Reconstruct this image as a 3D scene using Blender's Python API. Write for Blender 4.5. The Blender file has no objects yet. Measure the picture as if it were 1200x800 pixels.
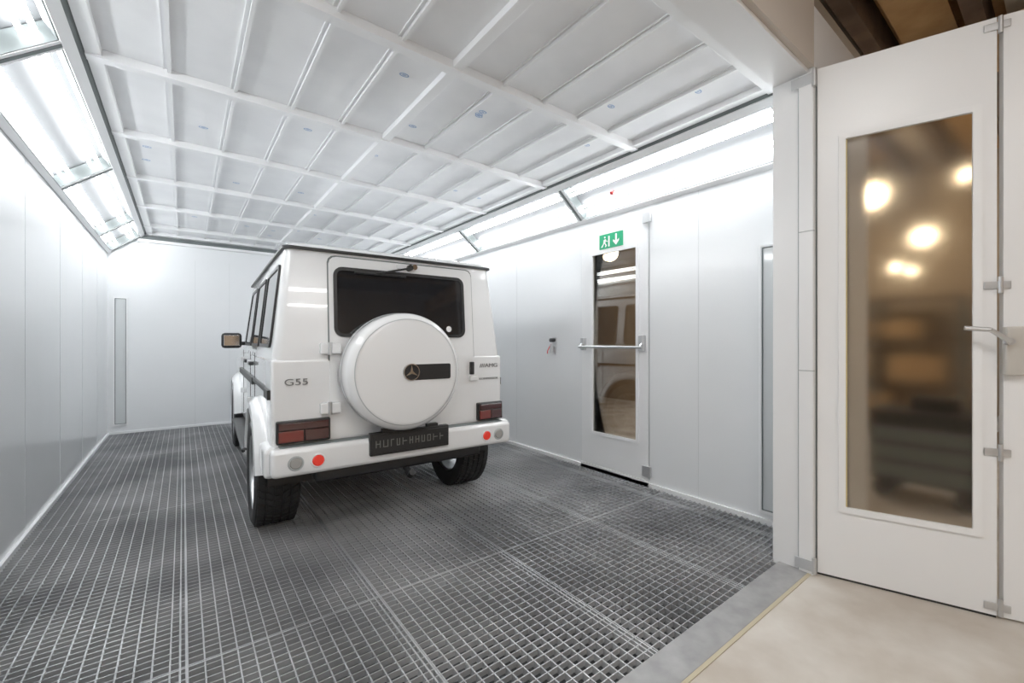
import bpy, math, random
from mathutils import Vector, Matrix
random.seed(4)
H=1.33
scene=bpy.context.scene
coll=scene.collection
# ---------------------------------------------------------------- materials
def newmat(name):
    m=bpy.data.materials.new(name); m.use_nodes=True
    return m, m.node_tree.nodes, m.node_tree.links, m.node_tree.nodes['Principled BSDF']
def pmat(name,col,rough=.5,metal=0,coat=0,emis=None,es=0,noise=None,bump=0,bscale=30,spec=None):
    m,n,l,b=newmat(name)
    b.inputs['Base Color'].default_value=(*col,1)
    b.inputs['Roughness'].default_value=rough
    b.inputs['Metallic'].default_value=metal
    b.inputs['Coat Weight'].default_value=coat
    if spec is not None: b.inputs['Specular IOR Level'].default_value=spec
    if emis: 
        b.inputs['Emission Color'].default_value=(*emis,1); b.inputs['Emission Strength'].default_value=es
    tc=None
    if noise:
        tc=n.new('ShaderNodeTexCoord'); nz=n.new('ShaderNodeTexNoise'); nz.inputs['Scale'].default_value=noise[0]; nz.inputs['Detail'].default_value=5
        l.new(tc.outputs['Object'],nz.inputs['Vector'])
        r=n.new('ShaderNodeValToRGB'); r.color_ramp.elements[0].position=.35; r.color_ramp.elements[1].position=.68
        r.color_ramp.elements[0].color=(*noise[1],1); r.color_ramp.elements[1].color=(*col,1)
        l.new(nz.outputs['Fac'],r.inputs['Fac']); l.new(r.outputs['Color'],b.inputs['Base Color'])
    if bump:
        tc=tc or n.new('ShaderNodeTexCoord'); nz=n.new('ShaderNodeTexNoise'); nz.inputs['Scale'].default_value=bscale
        l.new(tc.outputs['Object'],nz.inputs['Vector'])
        bp=n.new('ShaderNodeBump'); bp.inputs['Strength'].default_value=bump; bp.inputs['Distance'].default_value=.01
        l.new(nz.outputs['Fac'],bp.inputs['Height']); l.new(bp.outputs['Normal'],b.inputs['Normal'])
    return m
M={}
M['wall']=pmat('booth_wall_paint',(.87,.885,.90),.18,noise=(1.2,(.84,.86,.875)),bump=.05,bscale=2.5)
M['white']=pmat('white_powder_coat',(.87,.88,.89),.32)
M['frame']=pmat('white_frame',(.89,.90,.91),.45)
M['seam']=pmat('seam_grey',(.66,.68,.69),.5)
M['steelgrey']=pmat('grey_sheet',(.45,.47,.48),.5)
M['dark']=pmat('dark_rubber',(.02,.02,.022),.55)
M['slot']=pmat('grey_slot',(.14,.16,.16),.5)
M['filter']=pmat('ceiling_filter',(.93,.94,.955),.9,noise=(3.0,(.86,.87,.89)),bump=.2,bscale=6)
M['blue']=pmat('stamp_blue',(.25,.42,.68),.8)
M['galv']=pmat('galvanised_grating',(.55,.56,.57),.42,metal=.35,noise=(1.4,(.28,.29,.30)))
M['pit']=pmat('pit_floor',(.06,.063,.066),.9)
M['steel']=pmat('steel',(.62,.63,.64),.35,metal=.8)
M['plate']=pmat('threshold_steel',(.42,.42,.42),.5,metal=.3,noise=(9,(.31,.31,.31)))
M['concrete']=pmat('concrete_floor',(.70,.66,.60),.5,noise=(2.6,(.50,.44,.37)),bump=.1,bscale=25)
M['yellow']=pmat('faded_edge_strip',(.52,.46,.32),.7)
M['gasket']=pmat('ochre_gasket',(.62,.50,.25),.7)
M['hallwall']=pmat('hall_wall',(.47,.37,.26),.8,noise=(.8,(.30,.22,.15)))
M['lintel']=pmat('lintel_beige',(.58,.52,.46),.6)
M['ply']=pmat('plywood',(.62,.40,.20),.7,noise=(3,(.42,.25,.11)))
M['timber']=pmat('timber',(.16,.11,.08),.7,noise=(4,(.09,.06,.045)))
M['tube']=pmat('fluorescent_tube',(1,1,1),.5,emis=(.96,.985,1),es=18)
M['diff']=pmat('lamp_reflector',(.11,.115,.12),.5)
M['hfill']=pmat('added_fill_glow',(1,1,1),.5,emis=(1,.97,.93),es=30)  # glow for the added fill lamps in the hall
M['hfill2']=pmat('pendant_glow',(1,1,1),.5,emis=(1,.82,.56),es=15)
M['paint']=pmat('car_paint_white',(.87,.875,.88),.2,coat=.8)
M['glassd']=pmat('dark_glass',(.012,.013,.015),.06,coat=.3)
M['trim']=pmat('black_trim',(.013,.013,.014),.4)
M['tyre']=pmat('tyre_rubber',(.028,.028,.029),.75)
M['rim']=pmat('alloy_rim',(.45,.46,.47),.3,metal=.9)
M['chrome']=pmat('chrome',(.8,.8,.8),.12,metal=1)
M['lettering']=pmat('lettering_grey',(.22,.23,.24),.3,metal=.5)
M['red']=pmat('red_lens',(.17,.012,.008),.12,coat=.5)
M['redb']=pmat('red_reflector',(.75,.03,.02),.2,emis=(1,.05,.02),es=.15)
M['darkred']=pmat('smoked_lens',(.05,.010,.010),.1,coat=.5)
M['lens']=pmat('clear_lens',(.35,.34,.32),.15)
M['sight']=pmat('sight_glass',(.66,.69,.70),.08,coat=.5)
M['green']=pmat('exit_green',(.0,.30,.13),.4,emis=(0,.5,.2),es=.1)
M['signw']=pmat('sign_white',(.9,.9,.9),.4)
M['platew']=pmat('plate_lettering',(.17,.17,.16),.5)
M['lock']=pmat('lock_beige',(.60,.58,.54),.4,metal=.3)
M['redbtn']=pmat('red_button',(.8,.03,.03),.4)
def glass_clear():
    m,n,l,b=newmat('clear_pane'); n.remove(b)
    out=n['Material Output']; t=n.new('ShaderNodeBsdfTransparent'); t.inputs[0].default_value=(.88,.87,.84,1)
    g=n.new('ShaderNodeBsdfGlossy'); g.inputs['Roughness'].default_value=.02
    f=n.new('ShaderNodeFresnel'); f.inputs[0].default_value=1.5
    x=n.new('ShaderNodeMixShader'); l.new(f.outputs[0],x.inputs[0]); l.new(t.outputs[0],x.inputs[1]); l.new(g.outputs[0],x.inputs[2]); l.new(x.outputs[0],out.inputs[0])
    return m
M['pane']=glass_clear()
def frosted():
    m,n,l,b=newmat('frosted_pane')
    b.inputs['Base Color'].default_value=(.86,.80,.70,1); b.inputs['Transmission Weight'].default_value=1
    b.inputs['Roughness'].default_value=.21; b.inputs['IOR'].default_value=1.22
    return m
M['frost']=frosted()
# ---------------------------------------------------------------- helpers
def empty(name,loc=(0,0,0),rz=0):
    e=bpy.data.objects.new(name,None); e.empty_display_size=.1; coll.objects.link(e); e.location=loc; e.rotation_euler=(0,0,rz); return e
def mk(name,v,f,mat,parent=None,smooth=False,bevel=0,seg=2):
    me=bpy.data.meshes.new(name); me.from_pydata([tuple(p) for p in v],[],f); 
    me.materials.append(M[mat])
    import bmesh
    bm=bmesh.new(); bm.from_mesh(me); bmesh.ops.recalc_face_normals(bm,faces=bm.faces); bm.to_mesh(me); bm.free()
    o=bpy.data.objects.new(name,me); coll.objects.link(o)
    if parent: o.parent=parent
    if smooth:
        for p in me.polygons: p.use_smooth=True
        me.set_sharp_from_angle(angle=math.radians(35))
    if bevel:
        b=o.modifiers.new('bevel','BEVEL'); b.width=bevel; b.segments=seg; b.limit_method='ANGLE'; b.angle_limit=math.radians(30)
        for p in me.polygons: p.use_smooth=True
        w=o.modifiers.new('wn','WEIGHTED_NORMAL'); w.keep_sharp=True
    return o
BF=[(0,1,3,2),(4,6,7,5),(0,4,5,1),(2,3,7,6),(0,2,6,4),(1,5,7,3)]
def boxdata(bs,T=None):
    v=[];f=[]
    for (x0,x1,y0,y1,z0,z1) in bs:
        k=len(v)
        for x in (x0,x1):
            for y in (y0,y1):
                for z in (z0,z1): v.append(T@Vector((x,y,z)) if T else Vector((x,y,z)))
        f+=[tuple(k+i for i in q) for q in BF]
    return v,f
def boxes(name,bs,mat,parent=None,T=None,bevel=0):
    if isinstance(bs,tuple): bs=[bs]
    v,f=boxdata(bs,T); return mk(name,v,f,mat,parent,bevel=bevel)
def prism(name,pts,fn,w0,w1,mat,parent=None,bevel=0,smooth=False):
    n=len(pts); v=[fn(u,w,w0) for u,w in pts]+[fn(u,w,w1) for u,w in pts]
    f=[tuple(range(n)),tuple(range(2*n-1,n-1,-1))]+[(i,(i+1)%n,(i+1)%n+n,i+n) for i in range(n)]
    return mk(name,v,f,mat,parent,bevel=bevel,smooth=smooth)
def rrect(u0,u1,v0,v1,r,s=6):
    p=[]
    for cx,cy,a in ((u1-r,v1-r,0),(u0+r,v1-r,90),(u0+r,v0+r,180),(u1-r,v0+r,270)):
        for i in range(s+1):
            t=math.radians(a+90*i/s); p.append((cx+r*math.cos(t),cy+r*math.sin(t)))
    return p
def ringprism(name,po,pi,fn,w0,w1,mat,parent=None):
    n=len(po); v=[fn(a,b,w0) for a,b in po]+[fn(a,b,w0) for a,b in pi]+[fn(a,b,w1) for a,b in po]+[fn(a,b,w1) for a,b in pi]
    f=[]
    for i in range(n):
        j=(i+1)%n
        f+=[(i,j,n+j,n+i),(2*n+i,3*n+i,3*n+j,2*n+j),(i,2*n+i,2*n+j,j),(n+i,n+j,3*n+j,3*n+i)]
    return mk(name,v,f,mat,parent)
def lathe(name,prof,c,axis,mat,parent=None,seg=48,smooth=True):
    ax=Vector(axis).normalized(); up=Vector((0,0,1)) if abs(ax.z)<.9 else Vector((1,0,0))
    e1=ax.cross(up).normalized(); e2=ax.cross(e1); c=Vector(c); v=[];f=[];n=len(prof)
    for i in range(seg):
        t=2*math.pi*i/seg
        for r,a in prof: v.append(c+ax*a+(e1*math.cos(t)+e2*math.sin(t))*max(r,1e-5))
    for i in range(seg):
        j=(i+1)%seg
        for k in range(n-1): f.append((i*n+k,j*n+k,j*n+k+1,i*n+k+1))
    return mk(name,v,f,mat,parent,smooth=smooth)
def cyl(name,p,q,r,mat,parent=None,seg=20):
    p=Vector(p);q=Vector(q);L=(q-p).length
    return lathe(name,[(0,0),(r,0),(r,L),(0,L)],p,q-p,mat,parent,seg)
def tubes(name,segs,r,mat,parent=None,seg=12):
    v=[];f=[]
    for p,q in segs:
        p=Vector(p);q=Vector(q);ax=(q-p).normalized();up=Vector((0,0,1)) if abs(ax.z)<.9 else Vector((1,0,0))
        e1=ax.cross(up).normalized();e2=ax.cross(e1);k=len(v)
        for e in (p,q):
            for i in range(seg):
                t=2*math.pi*i/seg; v.append(e+(e1*math.cos(t)+e2*math.sin(t))*r)
        f+=[(k+i,k+(i+1)%seg,k+seg+(i+1)%seg,k+seg+i) for i in range(seg)]
        f+=[tuple(k+i for i in range(seg)),tuple(k+seg+i for i in range(seg))]
    return mk(name,v,f,mat,parent,smooth=True)
def text(name,body,size,loc,rot,mat,parent=None,ext=.002,sx=1):
    c=bpy.data.curves.new(name,'FONT'); c.body=body; c.size=size; c.extrude=ext; c.align_x='CENTER'; c.align_y='CENTER'; c.materials.append(M[mat])
    o=bpy.data.objects.new(name,c); coll.objects.link(o); o.location=loc; o.rotation_euler=rot; o.scale=(sx,1,1)
    if parent:o.parent=parent
    return o
# ---------------------------------------------------------------- booth shell
XL,XR,YB,YF=-.858,3.405,8.38,1.12
CE=2.931; ZL=2.594; CXL,CXR=-.43,2.977
YO=.903   # outer face of booth front
JX=2.86; JXL=-.31
T=.06
boxes('wall_left',(XL-T,XL,YO,YB+T,-.4,3.05),'wall')
dY0,dY1,dZ=2.37,3.215,2.53
boxes('wall_right',[(XR,XR+T,YO,dY0,-.4,3.05),(XR,XR+T,dY1,YB+T,-.4,3.05),(XR,XR+T,dY0,dY1,dZ,3.05),(XR,XR+T,dY0,dY1,-.4,0)],'wall')
boxes('wall_back',(XL-T,XR+T,YB,YB+T,-.4,3.05),'wall')
boxes('wall_front',[(JX,XR+.5,YO,YF,-.4,3.25),(XL-T,JXL,YO,YF,-.4,3.25)],'white',bevel=.004)
boxes('trim_lintel',[(JXL,JX,YO+.03,YF,2.877,3.25)],'white')
boxes('trim_lintel_fascia',[(JXL,JX,YO-.0,YO+.03,2.90,3.45)],'lintel')
boxes('trim_jamb',[(JX-.016,JX,YO,YO+.072,0,2.87)],'white',bevel=.003)
boxes('trim_jamb_joint',[(JX-.006,JX,YO+.073,YO+.079,0,2.87),(JX-.018,JX,YO-.004,YO+.072,1.16,1.165),(JX-.018,JX,YO-.004,YO+.072,1.96,1.965)],'steelgrey')
sm=[]
for y in (1.9,4.35,5.4,6.45,7.45): sm.append((XR-.002,XR,y-.002,y+.002,0,ZL))
for y in (2.2,3.3,4.35,5.4,6.45,7.45): sm.append((XL,XL+.002,y-.002,y+.002,0,ZL))
for x in (.15,.6,1.6,2.6): sm.append((x-.002,x+.002,YB-.002,YB,0,ZL))
boxes('trim_wall_seams',sm,'seam')
boxes('baseboard_right',(XR-.02,XR,YF,YB,-.01,.03),'frame')
boxes('baseboard_left',(XL,XL+.02,YF,YB,-.01,.03),'frame')
boxes('baseboard_back',(XL,XR,YB-.02,YB,-.01,.03),'frame')
ceil=boxes('ceiling',(CXL-.02,CXR+.02,YF,YB,CE+.03,CE+.06),'filter')
cxm=(CXL+CXR)/2
bw=.032
g=[(CXL,CXL+.07,YF,YB,CE-.01,CE+.03),(CXR-.07,CXR,YF,YB,CE-.01,CE+.03),(cxm-bw,cxm+bw,YF,YB,CE-.012,CE+.03)]
ys=[2.217,3.33,4.44,5.55,6.66,7.77]
for y in ys+[YF+.04,YB-.05]: g.append((CXL,CXR,y-bw,y+bw,CE-.022,CE+.03))
boxes('trim_ceiling_beams',g,'frame',bevel=.003)
bt=[]
half=(cxm-CXL)
allY=[YF]+ys+[YB]
for s,x0 in ((0,CXL+.03),(1,cxm)):
    for i in range(1,5):
        x=x0+(half-.03)*i/5
        bt.append((x-.009,x+.009,YF,YB,CE+.008,CE+.03))
        bt.append((x-.030,x-.026,YF,YB,CE+.022,CE+.03))
boxes('trim_ceiling_battens',bt,'frame')
v=[];f=[]
for i in range(30):
    x=random.choice([CXL+.2+.32*k for k in range(10)])+random.uniform(-.04,.04); y=random.choice(allY[:-1])+random.uniform(.15,.9)
    k=len(v);n=16
    for j in range(n):
        t=2*math.pi*j/n
        v.append((x+.030*math.cos(t),y+.019*math.sin(t),CE+.028)); v.append((x+.024*math.cos(t),y+.013*math.sin(t),CE+.028))
    for j in range(n):
        a=(j+1)%n; f.append((k+2*j,k+2*a,k+2*a+1,k+2*j+1))
    for q in range(3):
        xx=x-.012; kk=len(v); yy=y-.008+q*.006
        v+= [(xx,yy,CE+.0281),(xx+.024,yy,CE+.0281),(xx+.024,yy+.003,CE+.0281),(xx,yy+.003,CE+.0281)]; f.append((kk,kk+1,kk+2,kk+3))
mk('filter_stamps',v,f,'blue',ceil)
boxes('trim_back_frame',[(CXL-.1,CXR+.1,YB-.05,YB,CE-.13,CE-.09)],'frame')
boxes('trim_back_slot',[(CXL-.1,CXR+.1,YB-.03,YB,CE-.09,CE-.03)],'slot')
# ---------------------------------------------------------------- inclined light banks
mods=[1.16,3.19,5.20,7.25,8.33]
def bank(xw,xc):
    root=empty('fluorescent_light_bank')
    a=Vector((xw,0,ZL)); b=Vector((xc,0,CE)); d=b-a; L=d.length; u=d/L
    s=1 if xw>xc else -1
    nrm=Vector((u.z*(-s),0,-abs(u.x))); nrm.normalize()
    def P(t,y,w): return a+u*t+nrm*w+Vector((0,y,0))
    def B(name,t0,t1,y0,y1,w0,w1,mat,bev=0):
        v=[P(t,y,w) for t in (t0,t1) for y in (y0,y1) for w in (w0,w1)]
        return mk(name,v,list(BF),mat,root,bevel=bev)
    B('housing',.0,L,YF,YB,-.11,-.095,'diff')
    B('frame_low',0,.045,YF,YB,-.09,.012,'frame'); B('frame_top',L-.095,L-.035,YF,YB,-.09,.012,'frame')
    B('slot_top',L-.035,L,YF,YB,-.09,.0,'slot'); B('gasket_low',.045,.052,YF,YB,-.03,.004,'slot'); B('gasket_top',L-.102,L-.095,YF,YB,-.03,.004,'slot')
    for i in range(len(mods)):
        y=mods[i]; B('divider_%d'%(i+1),.045,L-.095,y-.04,y+.04,-.09,.008,'frame'); B('divider_seal_%d'%(i+1),.045,L-.095,y-.014,y+.014,.008,.011,'slot')
        B('divider_edge_%d'%(i+1),.045,L-.095,y-.046,y-.04,-.09,.004,'slot');B('divider_edge_b%d'%(i+1),.045,L-.095,y+.04,y+.046,-.09,.004,'slot')
    sg=[]
    for i in range(len(mods)-1):
        y0,y1=mods[i]+.05,mods[i+1]-.05
        for t in (.11,.165,L-.215,L-.160):
            sg.append((P(t,y0,-.045),P(t,y1,-.045)))
    tubes('tubes',sg,.013,'tube',root)
bank(XR,CXR); bank(XL,CXL)
cyl('red_button',(3.19,2.62,2.735),(3.17,2.62,2.71),.018,'redbtn')
# ---------------------------------------------------------------- grating floor
xb=[];
px,py=.0575,.042
x=XL+.01
while x<XR: xb.append((x-.0028,x+.0028,YF-.04,YB,-.03,-.001)); x+=px
y=YF
while y<YB: xb.append((XL,XR,y-.0022,y+.0022,-.024,0)); y+=py
for sx in (0.0,.80,1.60,2.40,3.2):
    xb.append((sx-.014,sx-.007,YF-.04,YB,-.03,.001)); xb.append((sx+.007,sx+.014,YF-.04,YB,-.03,.001))
for sy in (2.2,4.4,6.6): xb.append((XL,XR,sy-.004,sy+.004,-.03,.0005))
boxes('floor',xb,'galv')
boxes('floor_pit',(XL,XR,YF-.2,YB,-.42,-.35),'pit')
boxes('trim_threshold',[(JXL,JX,.93,1.085,-.4,.004)],'plate',bevel=.003)
boxes('trim_threshold_edge',[(JXL,JX,.912,.93,-.05,.004)],'yellow')
boxes('floor_hall',[(-4.5,9,-5,.912,-.05,0),(XR+T+.0,9,.912,11,-.05,0),(-4.5,XL-T,.912,11,-.05,0)],'concrete')
# ---------------------------------------------------------------- emergency door (right wall)
door=empty('door_1')
x0=XR-.014;x1=XR+.05
wy0,wy1,wz0,wz1=2.495,3.058,.39,2.23
boxes('leaf',[(x0,x1,dY0+.012,wy0,.06,dZ-.01),(x0,x1,wy1,dY1-.012,.06,dZ-.01),(x0,x1,wy0,wy1,.06,wz0),(x0,x1,wy0,wy1,wz1,dZ-.01)],'white',door)
boxes('gap',[(x0+.012,x1,dY0+.001,dY0+.011,.06,dZ-.01),(x0+.012,x1,dY1-.011,dY1-.001,.06,dZ-.01)],'steelgrey',door)
boxes('sill',[(x0-.006,x1,dY0,dY1,-.03,.052),(x0+.01,x1,dY0,dY1,.052,.06)],'frame',door)
def wf(u,v,w): return Vector((XR-w,u,v))
ringprism('window_frame',rrect(wy0-.02,wy1+.02,wz0-.02,wz1+.02,.01),rrect(wy0+.012,wy1-.012,wz0+.012,wz1-.012,.008),wf,.013,.026,'frame',door)
boxes('pane',(x0+.025,x0+.031,wy0,wy1,wz0,wz1),'pane',door)
boxes('hinges',[(x0-.025,x0,dY0-.03,dY0+.06,2.42,2.52),(x0-.025,x0,dY0-.03,dY0+.06,.09,.19)],'steel',door,bevel=.006)
boxes('bar_brackets',[(x0-.05,x0,dY0+.03,dY0+.085,1.24,1.39),(x0-.05,x0,dY1-.08,dY1-.03,1.24,1.37)],'steel',door,bevel=.008)
tubes('panic_bar',[((x0-.07,dY0+.03,1.275),(x0-.07,dY1-.03,1.275)),((x0-.07,dY0+.05,1.275),(x0-.03,dY0+.05,1.32)),((x0-.07,dY1-.05,1.275),(x0-.03,dY1-.05,1.32))],.013,'steel',door)
sign=empty('exit_sign')
sy0,sy1,sz0,sz1=2.66,2.95,2.265,2.41
boxes('panel',(x0-.012,x0,sy0,sy1,sz0,sz1),'green',sign)
def sf(u,v,w): return Vector((x0-.012-w, sy1-u*(sy1-sy0), sz0+v*(sz1-sz0)))
def sp(name,pts): prism(name,pts,sf,.0,.001,'signw',sign)
sp('frame_door',[(.40,.1),(.46,.1),(.46,.82),(.40,.82)])
sp('man_body',[(.20,.62),(.30,.66),(.27,.36),(.18,.38)]); sp('man_head',[(.25+.035*math.cos(t*.785),.78+.07*math.sin(t*.785)) for t in range(8)])
sp('man_leg',[(.19,.40),(.24,.40),(.14,.12),(.08,.12)]); sp('man_leg_front',[(.22,.40),(.27,.38),(.34,.22),(.30,.10),(.26,.10),(.28,.22)]); sp('man_arm',[(.28,.62),(.30,.56),(.38,.50),(.37,.44),(.27,.52)])
sp('arrow',[(.70,.88),(.77,.88),(.77,.42),(.86,.52),(.86,.38),(.735,.12),(.61,.38),(.61,.52),(.70,.42)])
val=empty('air_valve')
boxes('backplate',(XR-.01,XR,3.61,3.67,1.18,1.38),'steel',val,bevel=.003)
cyl('body',(XR-.05,3.64,1.30),(XR-.05,3.64,1.20),.02,'steel',val); cyl('inlet',(XR-.06,3.64,1.27),(XR-.0,3.64,1.27),.015,'steel',val)
cyl('knob',(XR-.07,3.64,1.345),(XR-.01,3.64,1.345),.022,'dark',val); tubes('lever',[((XR-.06,3.64,1.30),(XR-.06,3.70,1.22)),((XR-.06,3.70,1.22),(XR-.06,3.70,1.19))],.006,'redbtn',val)
def sight(name,fn,u0,u1,v0,v1,fw=.018):
    r=empty(name)
    ringprism('frame',rrect(u0,u1,v0,v1,.01,2),rrect(u0+fw,u1-fw,v0+fw,v1-fw,.005,2),fn,0,.022,'frame',r)
    ringprism('gasket',rrect(u0+fw,u1-fw,v0+fw,v1-fw,.005,2),rrect(u0+fw+.008,u1-fw-.008,v0+fw+.008,v1-fw-.008,.004,2),fn,0,.014,'slot',r)
    prism('glass',rrect(u0+fw+.008,u1-fw-.008,v0+fw+.008,v1-fw-.008,.004,2),fn,0,.008,'sight',r)
sight('sight_panel',wf,1.17,1.42,.07,2.04)
sight('sight_panel',lambda u,v,w:Vector((u,YB-w,v)),-.80,-.64,.12,1.97)
# ---------------------------------------------------------------- big folding door leaves
A=Vector((2.873,.903,0)); Bp=Vector((3.10,.226,0))
def leaf(name,P0,P1):
    r=empty(name); d=(P1-P0); L=d.length; u=d/L; n=Vector((u.y,-u.x,0))
    if n.x>0: n=-n
    def F(a,b,c): return P0+u*a+Vector((0,0,b))+n*c
    def BX(nm,a0,a1,b0,b1,c0,c1,mat,bev=0):
        v=[F(a,b,c) for a in (a0,a1) for b in (b0,b1) for c in (c0,c1)]
        return mk(nm,v,list(BF),mat,r,bevel=bev)
    def BXs(nm,bs,mat,bev=0):
        v=[];f=[]
        for (a0,a1,b0,b1,c0,c1) in bs:
            k=len(v); v+=[F(a,b,c) for a in (a0,a1) for b in (b0,b1) for c in (c0,c1)]; f+=[tuple(k+i for i in q) for q in BF]
        return mk(nm,v,f,mat,r,bevel=bev)
    return r,F,BX,BXs,L
r,F,BX,BXs,L=leaf('door_2',A,Bp)
a0,a1,b0,b1=.125,.645,.40,2.465
BXs('leaf',[(.012,a0,.015,2.885,-.05,0),(a1,L,.015,2.885,-.05,0),(a0,a1,.015,b0,-.05,0),(a0,a1,b1,2.885,-.05,0)],'white')
BX('edge_gasket',.0,.010,.015,2.885,-.04,-.01,'slot')
ringprism('window_frame',rrect(a0-.018,a1+.018,b0-.018,b1+.018,.008),rrect(a0+.014,a1-.014,b0+.014,b1-.014,.006),F,-.004,.012,'frame',r)
BX('pane',a0,a1,b0,b1,-.03,-.024,'frost')
BX('pane_gasket',a0,a0+.022,b0,b1,-.023,-.001,'gasket')
d2=(Bp-A).normalized(); rot=Matrix.Rotation(math.radians(3),3,'Z'); d3=rot@d2
C0=Bp+d2*.022; C1=C0+d3*.72
for i,z in enumerate((2.84,1.60,.80,.06)):
    BX('hinge_%d'%(i+1),L-.045,L+.045,z-.018,z+.018,.001,.010,'steel',.003); cyl('hinge_pin_%d'%(i+1),F(L+.01,z-.04,.010),F(L+.01,z+.04,.010),.009,'steel',r)
BX('drip',.012,L,.0,.013,-.04,-.01,'dark')
r2,F2,BX2,BXs2,L2=leaf('door_3',C0,C1)
BXs2('leaf',[(.0,a0,.015,2.885,-.05,0),(a1,L2,.015,2.885,-.05,0),(a0,a1,.015,b0,-.05,0),(a0,a1,b1,2.885,-.05,0)],'white')
BX2('pane',a0,a1,b0,b1,-.03,-.024,'frost')
BX2('lock_plate',-.008,.062,1.17,1.40,.0,.045,'lock',.008)
hd=empty('door_handle'); hd.parent=r2
cyl('spindle',F2(.0,1.33,.04),F2(.0,1.33,.075),.016,'steel',hd); tubes('lever',[(F2(.0,1.33,.07),F2(-.07,1.385,.085)),(F2(-.07,1.385,.085),F2(-.155,1.395,.075))],.011,'steel',hd)
hj=empty('jamb_hinge')
boxes('plates',[(JX-.022,JX-.016,YO+.0,YO+.11,2.80,2.86),(JX-.022,JX-.016,YO+.0,YO+.09,.02,.08)],'steel',hj,bevel=.002)
cyl('pin_top',(JX-.012,YO-.005,2.78),(JX-.012,YO-.005,2.88),.012,'steel',hj); cyl('pin_low',(JX-.012,YO-.005,.01),(JX-.012,YO-.005,.10),.012,'steel',hj)
# ---------------------------------------------------------------- hall
boxes('wall_hall_right',(8.0,8.1,-5,11,0,3.9),'hallwall')
boxes('wall_hall_left',(-4.5,-4.4,-5,11,0,3.9),'hallwall')
boxes('wall_hall_rear',(-4.5,8.1,-5.1,-5,0,3.9),'hallwall')
boxes('wall_hall_far',(-4.5,8.1,11,11.1,0,3.9),'hallwall')
boxes('ceiling_hall',(-4.5,8.1,-5,11,3.9,4.0),'ply')
boxes('trim_hall_joists',[(-4.4,8.0,y,y+.10,3.62,3.9) for y in (-4.2,-3,-1.8,-.6,.0,.38,.92,1.34,1.9,2.8)],'timber')
boxes('trim_hall_planks',[(-4.4,8.0,1.06,1.13,3.66,3.80),(-4.4,8,1.17,1.26,3.70,3.80),(-4.4,8,.18,.30,3.72,3.80)],'lintel')
boxes('trim_hall_board',[(-4.4,8.0,.54,.84,3.72,3.76)],'ply')
boxes('trim_hall_beam',[(4.6,4.85,-5,11,3.35,3.62)],'ply')
boxes('booth_roof',[(XL-T,XR+T,YF,YB+T,3.05,3.11)],'seam')
for (x,y) in ((-2.2,-1.8),(.6,-2.4),(1.0,-4.0),(.5,-.3),(6,-1.8),(6.0,3.6)):  # out-of-view lamps added to brighten concrete, door leaf and side hall
    e=empty('added_fill_lamp',(x,y,0)); boxes('fill_panel',(-.75,.75,-.1,.1,3.52,3.55),'hfill',e); boxes('body',(-.78,.78,-.13,.13,3.55,3.61),'white',e)
for (x,y,z,rr) in ((6.36,1.43,3.02,.11),(7.25,1.13,2.62,.08),(6.6,.70,3.1,.045),(7.24,1.39,2.28,.04),(7.3,1.25,2.22,.035),(6,5,2.9,.15)):
    e=empty('pendant_lamp',(x,y,0)); lathe('globe',[(rr*math.sin(math.pi*i/10),-rr*math.cos(math.pi*i/10)) for i in range(11)],(0,0,z),(0,0,1),'hfill2',e,20)
    lathe('shade',[(rr*.3,rr*.9),(rr*.5,rr*1.3),(.02,rr*1.6)],(0,0,z),(0,0,1),'dark',e,16); cyl('cord',(0,0,z+rr*1.5),(0,0,3.9),.008,'dark',e)
# storage shelving against the hall wall (blurred behind the frosted pane)
sh=empty('storage_shelf',(7.6,1.6,0))
boxes('posts',[(a,a+.04,b,b+.04,0,1.9) for a in (-.25,.2) for b in (-.8,.0,.76)],'slot',sh)
boxes('boards',[(-.25,.24,-.8,.8,z,z+.03) for z in (.25,.8,1.35,1.87)],'timber',sh)
boxes('boxes',[(-.2,.15,-.7,-.3,.28,.6),(-.2,.15,-.1,.5,.28,.65),(-.2,.15,-.6,-.1,.83,1.15),(-.2,.15,.1,.6,.83,1.2),(-.2,.15,-.4,.3,1.38,1.6)],'ply',sh)
tr=empty('tool_trolley',(5.0,.75,0))
boxes('cabinet',(-.28,.28,-.33,.33,.16,.72),'dark',tr,bevel=.02); boxes('drawers',[(-.29,-.28,-.3,.3,z,z+.12) for z in (.2,.35,.5)],'slot',tr)
boxes('top_tray',[(-.3,.3,-.35,.35,.72,.75),(-.1,.15,-.2,.1,.75,.86)],'dark',tr,bevel=.01)
tubes('handle',[((-.25,-.36,.6),(-.25,-.45,.85)),((.25,-.36,.6),(.25,-.45,.85)),((-.25,-.45,.85),(.25,-.45,.85))],.015,'steel',tr)
for i,(a,b) in enumerate(((-.2,-.25),(.2,-.25),(-.2,.25),(.2,.25))): cyl('castor_%d'%i,(a-.02,b,.08),(a+.02,b,.08),.08,'dark',tr)
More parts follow.
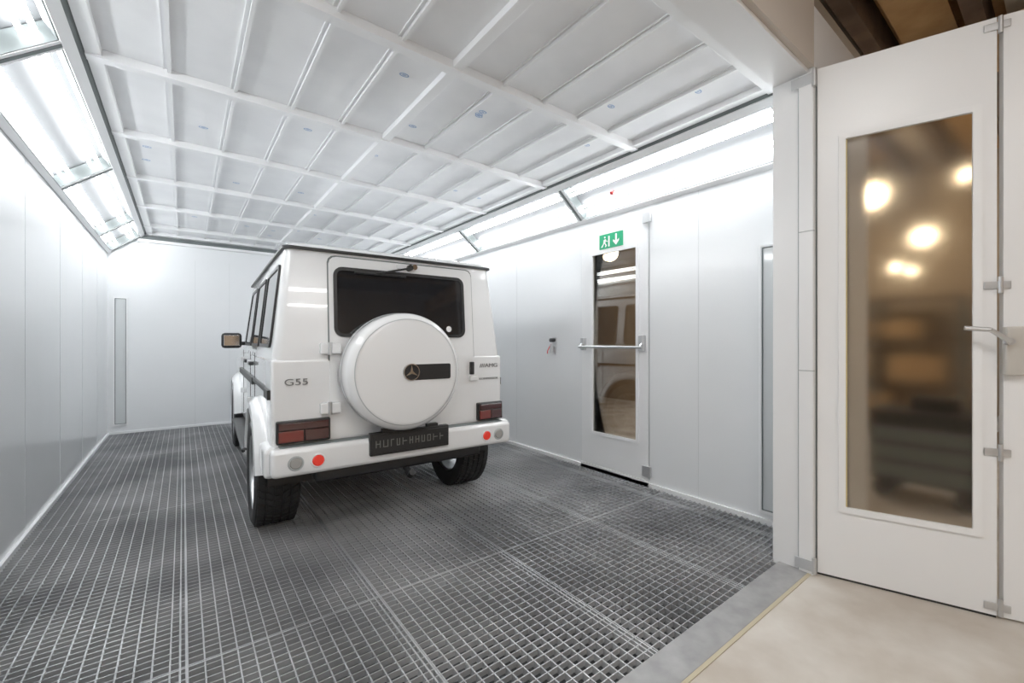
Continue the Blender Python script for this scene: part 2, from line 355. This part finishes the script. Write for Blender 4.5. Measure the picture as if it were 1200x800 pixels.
# ---------------------------------------------------------------- car
CX=1.262; RY=2.93
car=empty('off_road_car',(CX,RY,0),math.radians(-2.3))
HW=.84; AR=.66; AF=3.51; AZ=.387; RA=.455
def arcpts(cy,z0=.50):
    a=math.asin((z0-AZ)/RA); return [(cy-RA*math.cos(a+(math.pi-2*a)*i/16),AZ+RA*math.sin(a+(math.pi-2*a)*i/16)) for i in range(17)]
prof=[(0,.62)]+[(.15,.50)]+arcpts(AR)+arcpts(AF)+[(4.10,.50),(4.16,.6),(4.16,1.06),(4.10,1.12),(2.98,1.19),(2.90,1.22),(0,1.22)]
prism('body_lower',prof,lambda u,v,w:Vector((w,u,v)),-HW,HW,'paint',car,bevel=.022)
for i,cy in enumerate((AR,AF)):
    for s in (-1,1):
        pts=[(cy-(RA-.003)*math.cos(math.pi*k/16),AZ+(RA-.003)*math.sin(math.pi*k/16)) for k in range(17)]
        n=len(pts); v=[(s*.50,a,b) for a,b in pts]+[(s*(HW-.004),a,b) for a,b in pts]
        f=[(k,k+1,k+1+n,k+n) for k in range(n-1)]; v.append((s*.50,cy,AZ)); f+=[(k,k+1,2*n) for k in range(n-1)]
        mk('arch_liner_%d%s'%(i,'lr'[s>0]),v,f,'trim',car)
def loft(name,levels,mat,par,cap=True):
    v=[];f=[];n=None
    for (z,y0,y1,hw,r) in levels:
        p=rrect(-hw,hw,y0,y1,r,6); n=len(p); v+=[(a,b,z) for a,b in p]
    for k in range(len(levels)-1):
        for i in range(n): j=(i+1)%n; f.append((k*n+i,k*n+j,(k+1)*n+j,(k+1)*n+i))
    if cap: f.append(tuple(range(n-1,-1,-1))); f.append(tuple(range((len(levels)-1)*n,len(levels)*n)))
    return mk(name,v,f,mat,par,smooth=True)
dr=.06
loft('cabin',[(1.15,.004,2.97,.834,.05),(1.22,.006,2.95,.832,.05),(1.86+dr,.06,2.56,.755,.05),(1.885+dr,.065,2.55,.75,.05)],'paint',car)
loft('roof',[(1.875+dr,.06,2.555,.752,.05),(1.90+dr,.08,2.53,.735,.06),(1.922+dr,.14,2.46,.68,.08),(1.932+dr,.28,2.3,.5,.1)],'paint',car)
loft('drip_rail',[(1.860+dr,.045,2.575,.766,.055),(1.863+dr,.038,2.58,.773,.055),(1.877+dr,.038,2.58,.773,.055),(1.880+dr,.045,2.575,.766,.055)],'trim',car)
def yr(z): return .005 if z<1.22 else .006+(z-1.22)*.077
def rf(u,v,w): return Vector((u,yr(v)-w,v))
dx0,dx1=-.503,.573
zt=1.845
prism('rear_door_gap_lower',[(dx0-.008,.69),(dx1+.008,.69),(dx1+.008,1.22),(dx0-.008,1.22)],rf,-.01,.003,'slot',car)
prism('rear_door_gap_upper',[(dx0-.008,1.22),(dx1+.008,1.22)]+[(dx1+.008-.05+.05*math.cos(t),zt+.01+.05*math.sin(t)) for t in (0,.5,1.0,1.57)]+[(dx0-.008+.05-.05*math.sin(t),zt+.01+.05*math.cos(t)) for t in (0,.5,1.0,1.57)],rf,-.01,.003,'slot',car)
prism('rear_door_lower',[(dx0,.70),(dx1,.70),(dx1,1.22),(dx0,1.22)],rf,-.01,.012,'paint',car)
prism('rear_door_upper',[(dx0,1.22),(dx1,1.22)]+[(dx1-.05+.05*math.cos(t),zt+.05*math.sin(t)) for t in (0,.5,1.0,1.57)]+[(dx0+.05-.05*math.sin(t),zt+.05*math.cos(t)) for t in (0,.5,1.0,1.57)],rf,-.01,.012,'paint',car)
wx0,wx1,wz0c,wz1c=-.475,.50,1.36,1.83
ringprism('rear_window_gasket',rrect(wx0,wx1,wz0c,wz1c,.06),rrect(wx0+.022,wx1-.022,wz0c+.022,wz1c-.022,.04),rf,.0,.022,'trim',car)
prism('rear_window_glass',rrect(wx0+.02,wx1-.02,wz0c+.02,wz1c-.02,.045),rf,.0,.016,'glassd',car)
prism('window_sticker',[(.36+.022*math.cos(t*.52),1.425+.022*math.sin(t*.52)) for t in range(12)],rf,.017,.0185,'signw',car)
cyl('wiper_pivot',rf(.05,1.865,.0),rf(.05,1.865,.055),.022,'trim',car)
tubes('wiper_arm',[(rf(.05,1.862,.05),rf(-.20,1.80,.045)),(rf(-.34,1.798,.035),rf(.02,1.798,.035))],.007,'trim',car)
boxes('brake_light',(-.04,.10,.025,.06,1.855,1.885),'paint',car,bevel=.008); lathe('washer_jet',[(0,.03),(.02,.03),(.026,.0)],rf(.09,1.875,.01),(0,-1,0),'chrome',car,16)
for i,z in enumerate((1.285,.90)):
    boxes('rear_hinge_%d'%i,[(-.565,-.515,-.04,.01,z-.035,z+.035),(-.50,-.44,-.045,-.0,z-.035,z+.035)],'paint',car,bevel=.008); cyl('rear_hinge_pin_%d'%i,(-.508,-.035,z-.04),(-.508,-.035,z+.04),.014,'steel',car)
boxes('door_lock',(.535,.565,-.035,.0,1.07,1.17),'trim',car,bevel=.006); boxes('lock_catch',(.53,.60,-.03,.0,1.02,1.06),'paint',car,bevel=.006)
sx,sz=-.065,1.128
lathe('spare_wheel_cover',[(0,.270),(.05,.270),(.33,.262),(.352,.256),(.37,.243),(.386,.222),(.392,.20),(.394,.05),(.385,.035)],(sx,0,sz),(0,-1,0),'paint',car,96)
lathe('spare_cover_groove',[(.3525,.2575),(.350,.2592),(.347,.2603)],(sx,0,sz),(0,-1,0),'steelgrey',car,96)
lathe('spare_tyre',[(.2,.0),(.37,.01),(.389,.04),(.38,.06)],(sx,0,sz),(0,-1,0),'trim',car,64)
lathe('spare_band',[(.3945,.085),(.397,.088),(.397,.10),(.3945,.103)],(sx,0,sz),(0,-1,0),'steelgrey',car,96)
cvf=lambda u,v,w:Vector((u,-.262-w,v))
prism('cover_badge_bar',rrect(sx+.03,sx+.30,sz-.055,sz+.05,.012,3),cvf,-.01,.008,'trim',car)
lathe('badge_disc',[(0,.281),(.052,.281),(.056,.276),(.056,.26)],(sx+.01,0,sz),(0,-1,0),'trim',car,40)
lathe('badge_ring',[(.049,.281),(.050,.285),(.055,.285),(.057,.279)],(sx+.01,0,sz),(0,-1,0),'chrome',car,40)
for k in range(3):
    a=math.radians(90+120*k); 
    pts=[(sx+.01+.049*math.cos(a),sz+.049*math.sin(a)),(sx+.01+.010*math.cos(a+1.05),sz+.010*math.sin(a+1.05)),(sx+.01,sz),(sx+.01+.010*math.cos(a-1.05),sz+.010*math.sin(a-1.05))]
    prism('badge_spoke_%d'%k,pts,lambda u,v,w:Vector((u,-.281-w,v)),0,.003,'chrome',car)
R90=(math.pi/2,0,0)
text('model_lettering','G55',.058,(-.70,-.004,1.075),R90,'lettering',car,.003,1.4)
text('trim_lettering','///AMG',.045,(.715,-.004,1.135),R90,'lettering',car,.003,1.25)
text('small_lettering','KOMPRESSOR',.024,(.715,-.004,1.03),R90,'lettering',car,.002,1.2)
for nm,a,b in (('l',-.815,-.505),('r',.60,.83)):
    boxes('tail_light_housing_'+nm,(a,b,-.035,.02,.70,.84),'trim',car,bevel=.008)
    w=(b-a)
    boxes('tail_light_lens_upper_'+nm,(a+.012,b-.012,-.045,-.03,.785,.828),'darkred',car,bevel=.004)
    boxes('tail_light_lens_a_'+nm,(a+.012,a+w*.5-.004,-.045,-.03,.712,.780),'red',car,bevel=.004)
    boxes('tail_light_lens_b_'+nm,(a+w*.5+.004,b-.012,-.045,-.03,.712,.780),'darkred' ,car,bevel=.004)
boxes('bumper_rear',[(-.855,.855,-.12,.02,.515,.685)],'paint',car,bevel=.03)
boxes('bumper_end_l',(-.885,-.80,-.06,.22,.505,.69),'paint',car,bevel=.03); boxes('bumper_end_r',(.80,.885,-.06,.22,.505,.69),'paint',car,bevel=.03)
boxes('bumper_step',(-.80,.80,-.075,.03,.670,.690),'slot',car,bevel=.004)
boxes('rear_skirt',(-.60,.60,-.07,.10,.44,.53),'trim',car,bevel=.02)
for i,(a,mt) in enumerate(((-.72,'lens'),(-.595,'redb'),(.625,'redb'),(.735,'lens'))):
    lathe('bumper_lamp_%d'%i,[(0,.128),(.028,.127),(.034,.122),(.036,.11)],(a,0,.597),(0,-1,0),mt,car,24)
    lathe('bumper_lamp_ring_%d'%i,[(.034,.118),(.037,.125),(.044,.123),(.046,.118)],(a,0,.597),(0,-1,0),'steelgrey' if mt=='lens' else 'paint',car,24)
boxes('plate_holder',(-.285,.285,-.145,-.10,.575,.725),'trim',car,bevel=.006); boxes('number_plate',(-.27,.27,-.150,-.140,.59,.71),'trim',car,bevel=.003)
gl=[]; xx=-.25
while xx<.24:
    w=random.uniform(.022,.034)
    if random.random()<.7:
        t=.005; z0,z1=.628,.675
        gl.append((xx,xx+t,-.152,-.149,z0,z1))
        if random.random()<.6: gl.append((xx+w-t,xx+w,-.152,-.149,z0,z1))
        for z in random.sample([.628,.65,.670],random.choice((1,2))): gl.append((xx,xx+w,-.152,-.149,z,z+.005))
    xx+=w+.018
boxes('plate_lettering',gl,'platew',car)
boxes('plate_lamps',[(-.2,-.12,-.14,-.1,.725,.745),(.12,.2,-.14,-.1,.725,.745)],'trim',car)
tubes('tow_hook',[((0,-.03,.44),(0,-.12,.40)),((0,-.12,.40),(0,-.16,.43))],.022,'trim',car)
boxes('chassis',[(-.45,-.36,.05,4.0,.42,.56),(.36,.45,.05,4.0,.42,.56),(-.5,.5,.02,.10,.44,.56),(-.62,.62,1.25,2.9,.40,.52),(-.3,.3,.2,.5,.40,.55)],'trim',car)
for nm,cy in (('rear',AR),('front',AF)):
    cyl('axle_'+nm,(-.7,cy,AZ),(.7,cy,AZ),.05,'trim',car); lathe('differential_'+nm,[(.16*math.sin(math.pi*i/8),-.16*math.cos(math.pi*i/8)) for i in range(9)],(0,cy,AZ),(1,0,0),'trim',car,20)
def wheel(nm,x,cy,s):
    w=.138; r=.379
    lathe('tyre_'+nm,[(.25,-w*.85),(.29,-w),(.34,-w*1.02),(.366,-w*.93),(r-.008,-w*.8),(r-.008,w*.8),(.366,w*.93),(.34,w*1.02),(.29,w),(.25,w*.85)],(x,cy,AZ),(1,0,0),'tyre',car,64)
    v=[];f=[]
    ribs=[(-.120,-.080),(-.068,-.030),(-.019,.019),(.030,.068),(.080,.120)]; N=50
    for ri,(u0,u1) in enumerate(ribs):
        for k in range(N):
            t0=2*math.pi*(k+.5*(ri%2))/N; t1=t0+2*math.pi/N*.80; sk=.03*(1 if ri<2 else -1 if ri>2 else 0)
            kk=len(v)
            for (u,ds) in ((u0,-sk),(u1,sk)):
                for t in (t0+ds,t1+ds):
                    for rr in (r-.012,r+.004): v.append((x+u,cy+rr*math.cos(t),AZ+rr*math.sin(t)))
            f+=[tuple(kk+i for i in q) for q in BF]
    mk('tread_'+nm,v,f,'tyre',car)
    o=s
    lathe('rim_'+nm,[(.255,-.11*o),(.24,-.09*o),(.235,.07*o),(.25,.12*o),(.262,.128*o),(.266,.12*o)],(x,cy,AZ),(1,0,0),'rim',car,48)
    lathe('hub_'+nm,[(0,.10*o),(.05,.10*o),(.07,.085*o),(.08,.0)],(x,cy,AZ),(1,0,0),'rim',car,24)
    lathe('brake_disc_'+nm,[(0,.0),(.17,.0),(.17,.02*o)],(x,cy,AZ),(1,0,0),'steel',car,32)
    v=[];f=[]
    for k in range(5):
        for off in (-.16,.16):
            a=2*math.pi*k/5; kk=len(v)
            for rr,wd,of in ((.05,.022,off*.3),(.245,.014,off)):
                for dt in (-1,1):
                    for xo in (.07,.105):
                        ang=a+of+dt*wd/rr*.9; v.append((x+xo*o,cy+rr*math.cos(ang),AZ+rr*math.sin(ang)))
            f+=[tuple(kk+i for i in q) for q in BF]
    mk('spokes_'+nm,v,f,'rim',car)
for nm,x,cy,s in (('rl',-.765,AR,-1),('rr',.765,AR,1),('fl',-.765,AF,-1),('fr',.765,AF,1)): wheel(nm,x,cy,s)
for s in (-1,1):
    for nm,cy in (('rear',AR),('front',AF)):
        n=28; v=[];f=[]
        sec=[(RA-.004,.83),(RA-.012,.900),(RA+.004,.915),(RA+.045,.91),(RA+.085,.872),(RA+.095,.835)]
        for i in range(n+1):
            t=math.radians(11+158*i/n)
            for rr,xx in sec: v.append((s*xx,cy-rr*math.cos(t),AZ+rr*math.sin(t)))
        m=len(sec)
        for i in range(n):
            for k in range(m-1): f.append((i*m+k,(i+1)*m+k,(i+1)*m+k+1,i*m+k+1))
        f.append(tuple(range(m))); f.append(tuple(n*m+k for k in range(m)))
        mk('fender_flare_%s_%s'%(nm,'lr'[s>0]),v,f,'paint',car,smooth=True)
    sn='lr'[s>0]
    def sd(u,v,w,s=s):
        xx=.84 if v<1.2 else .834-(v-1.22)*.110
        return Vector((s*(xx+w),u,v))
    for i,(a,b) in enumerate(((.14,.80),(.92,1.55),(1.66,2.42))):
        q=rrect(a,b,1.29,1.83,.05); qi=rrect(a+.025,b-.025,1.315,1.805,.035)
        if i==2:
            q=[(u-(max(0,v-1.29)*.35 if u>2.2 else 0),v) for u,v in q]; qi=[(u-(max(0,v-1.29)*.35 if u>2.2 else 0),v) for u,v in qi]
        ringprism('side_gasket_%d%s'%(i,sn),q,qi,sd,-.005,.012,'trim',car); prism('side_glass_%d%s'%(i,sn),qi,sd,-.005,.006,'glassd',car)
    boxes('side_strip_'+sn,[(s*.838,s*.858,1.20,3.0,.97,1.03),(s*.838,s*.858,.03,.24,.97,1.03),(s*.838,s*.852,.24,1.2,1.0,1.03)],'trim',car,bevel=.004)
    gp=[(s*.838,s*.843,y-.004,y+.004,.56,1.24) for y in (1.60,2.55)]+[(s*.838,s*.843,1.14,1.148,.6,1.24)]
    boxes('door_gaps_'+sn,gp,'trim',car)
    for k,y in enumerate((1.62,2.57)):
        for z in (.80,1.14): boxes('side_hinge_%d_%d%s'%(k,int(z*100),sn),(s*.835,s*.865,y-.03,y+.03,z-.025,z+.025),'paint',car,bevel=.005)
    for k,y in enumerate((1.22,2.0-.2)): boxes('door_handle_%d%s'%(k,sn),(s*.84,s*.875,y,y+.16,1.13,1.16),'trim',car,bevel=.006)
    boxes('running_board_'+sn,(s*.80,s*.93,1.2,2.95,.41,.45),'trim',car,bevel=.015)
    tubes('side_exhaust_'+sn,[((s*.80,1.16,.40),(s*.91,1.12,.40)),((s*.80,1.24,.40),(s*.91,1.20,.40))],.035,'chrome',car,16)
    boxes('mirror_arm_'+sn,(s*.82,s*.90,2.40,2.46,1.29,1.33),'trim',car,bevel=.008)
    boxes('mirror_housing_'+sn,(s*.865,s*1.045,2.38,2.50,1.26,1.42),'trim',car,bevel=.03)
    boxes('mirror_glass_'+sn,(s*.885,s*1.025,2.374,2.383,1.285,1.395),'chrome',car,bevel=.004)
    lathe('headlight_'+sn,[(0,.04),(.08,.03),(.10,.0)],(s*.62,4.16,.86),(0,1,0),'lens',car,24)
    boxes('indicator_'+sn,(s*.55,s*.74,3.6,3.78,1.14,1.2),'lens',car,bevel=.015)
boxes('grille',(-.42,.42,4.15,4.19,.72,1.0),'trim',car,bevel=.01)
boxes('bumper_front',(-.88,.88,4.10,4.32,.48,.70),'paint',car,bevel=.04)
v=[(-.72,2.935,1.26),(.72,2.935,1.26),(.67,2.60,1.86),(-.67,2.60,1.86)]
v=[Vector(a)+Vector((0,.008,.004)) for a in v]+[Vector(a)-Vector((0,.02,0)) for a in v]
mk('windscreen',v,[(0,1,2,3),(4,7,6,5),(0,4,5,1),(1,5,6,2),(2,6,7,3),(3,7,4,0)],'glassd',car)
# ---------------------------------------------------------------- world, camera
w=bpy.data.worlds.new('world'); scene.world=w; w.use_nodes=True; w.node_tree.nodes['Background'].inputs[0].default_value=(.8,.85,.9,1); w.node_tree.nodes['Background'].inputs[1].default_value=.3
cam=bpy.data.cameras.new('camera'); co=bpy.data.objects.new('camera',cam); coll.objects.link(co)
cam.sensor_width=36; cam.lens=504/1200*36; cam.clip_start=.02
co.location=(0,0,H); co.rotation_euler=(math.pi/2,0,-math.atan2(.607,.794))
scene.camera=co
scene.view_settings.view_transform='Standard'
scene.view_settings.look='None'
scene.view_settings.exposure=.12
scene.view_settings.gamma=1.12
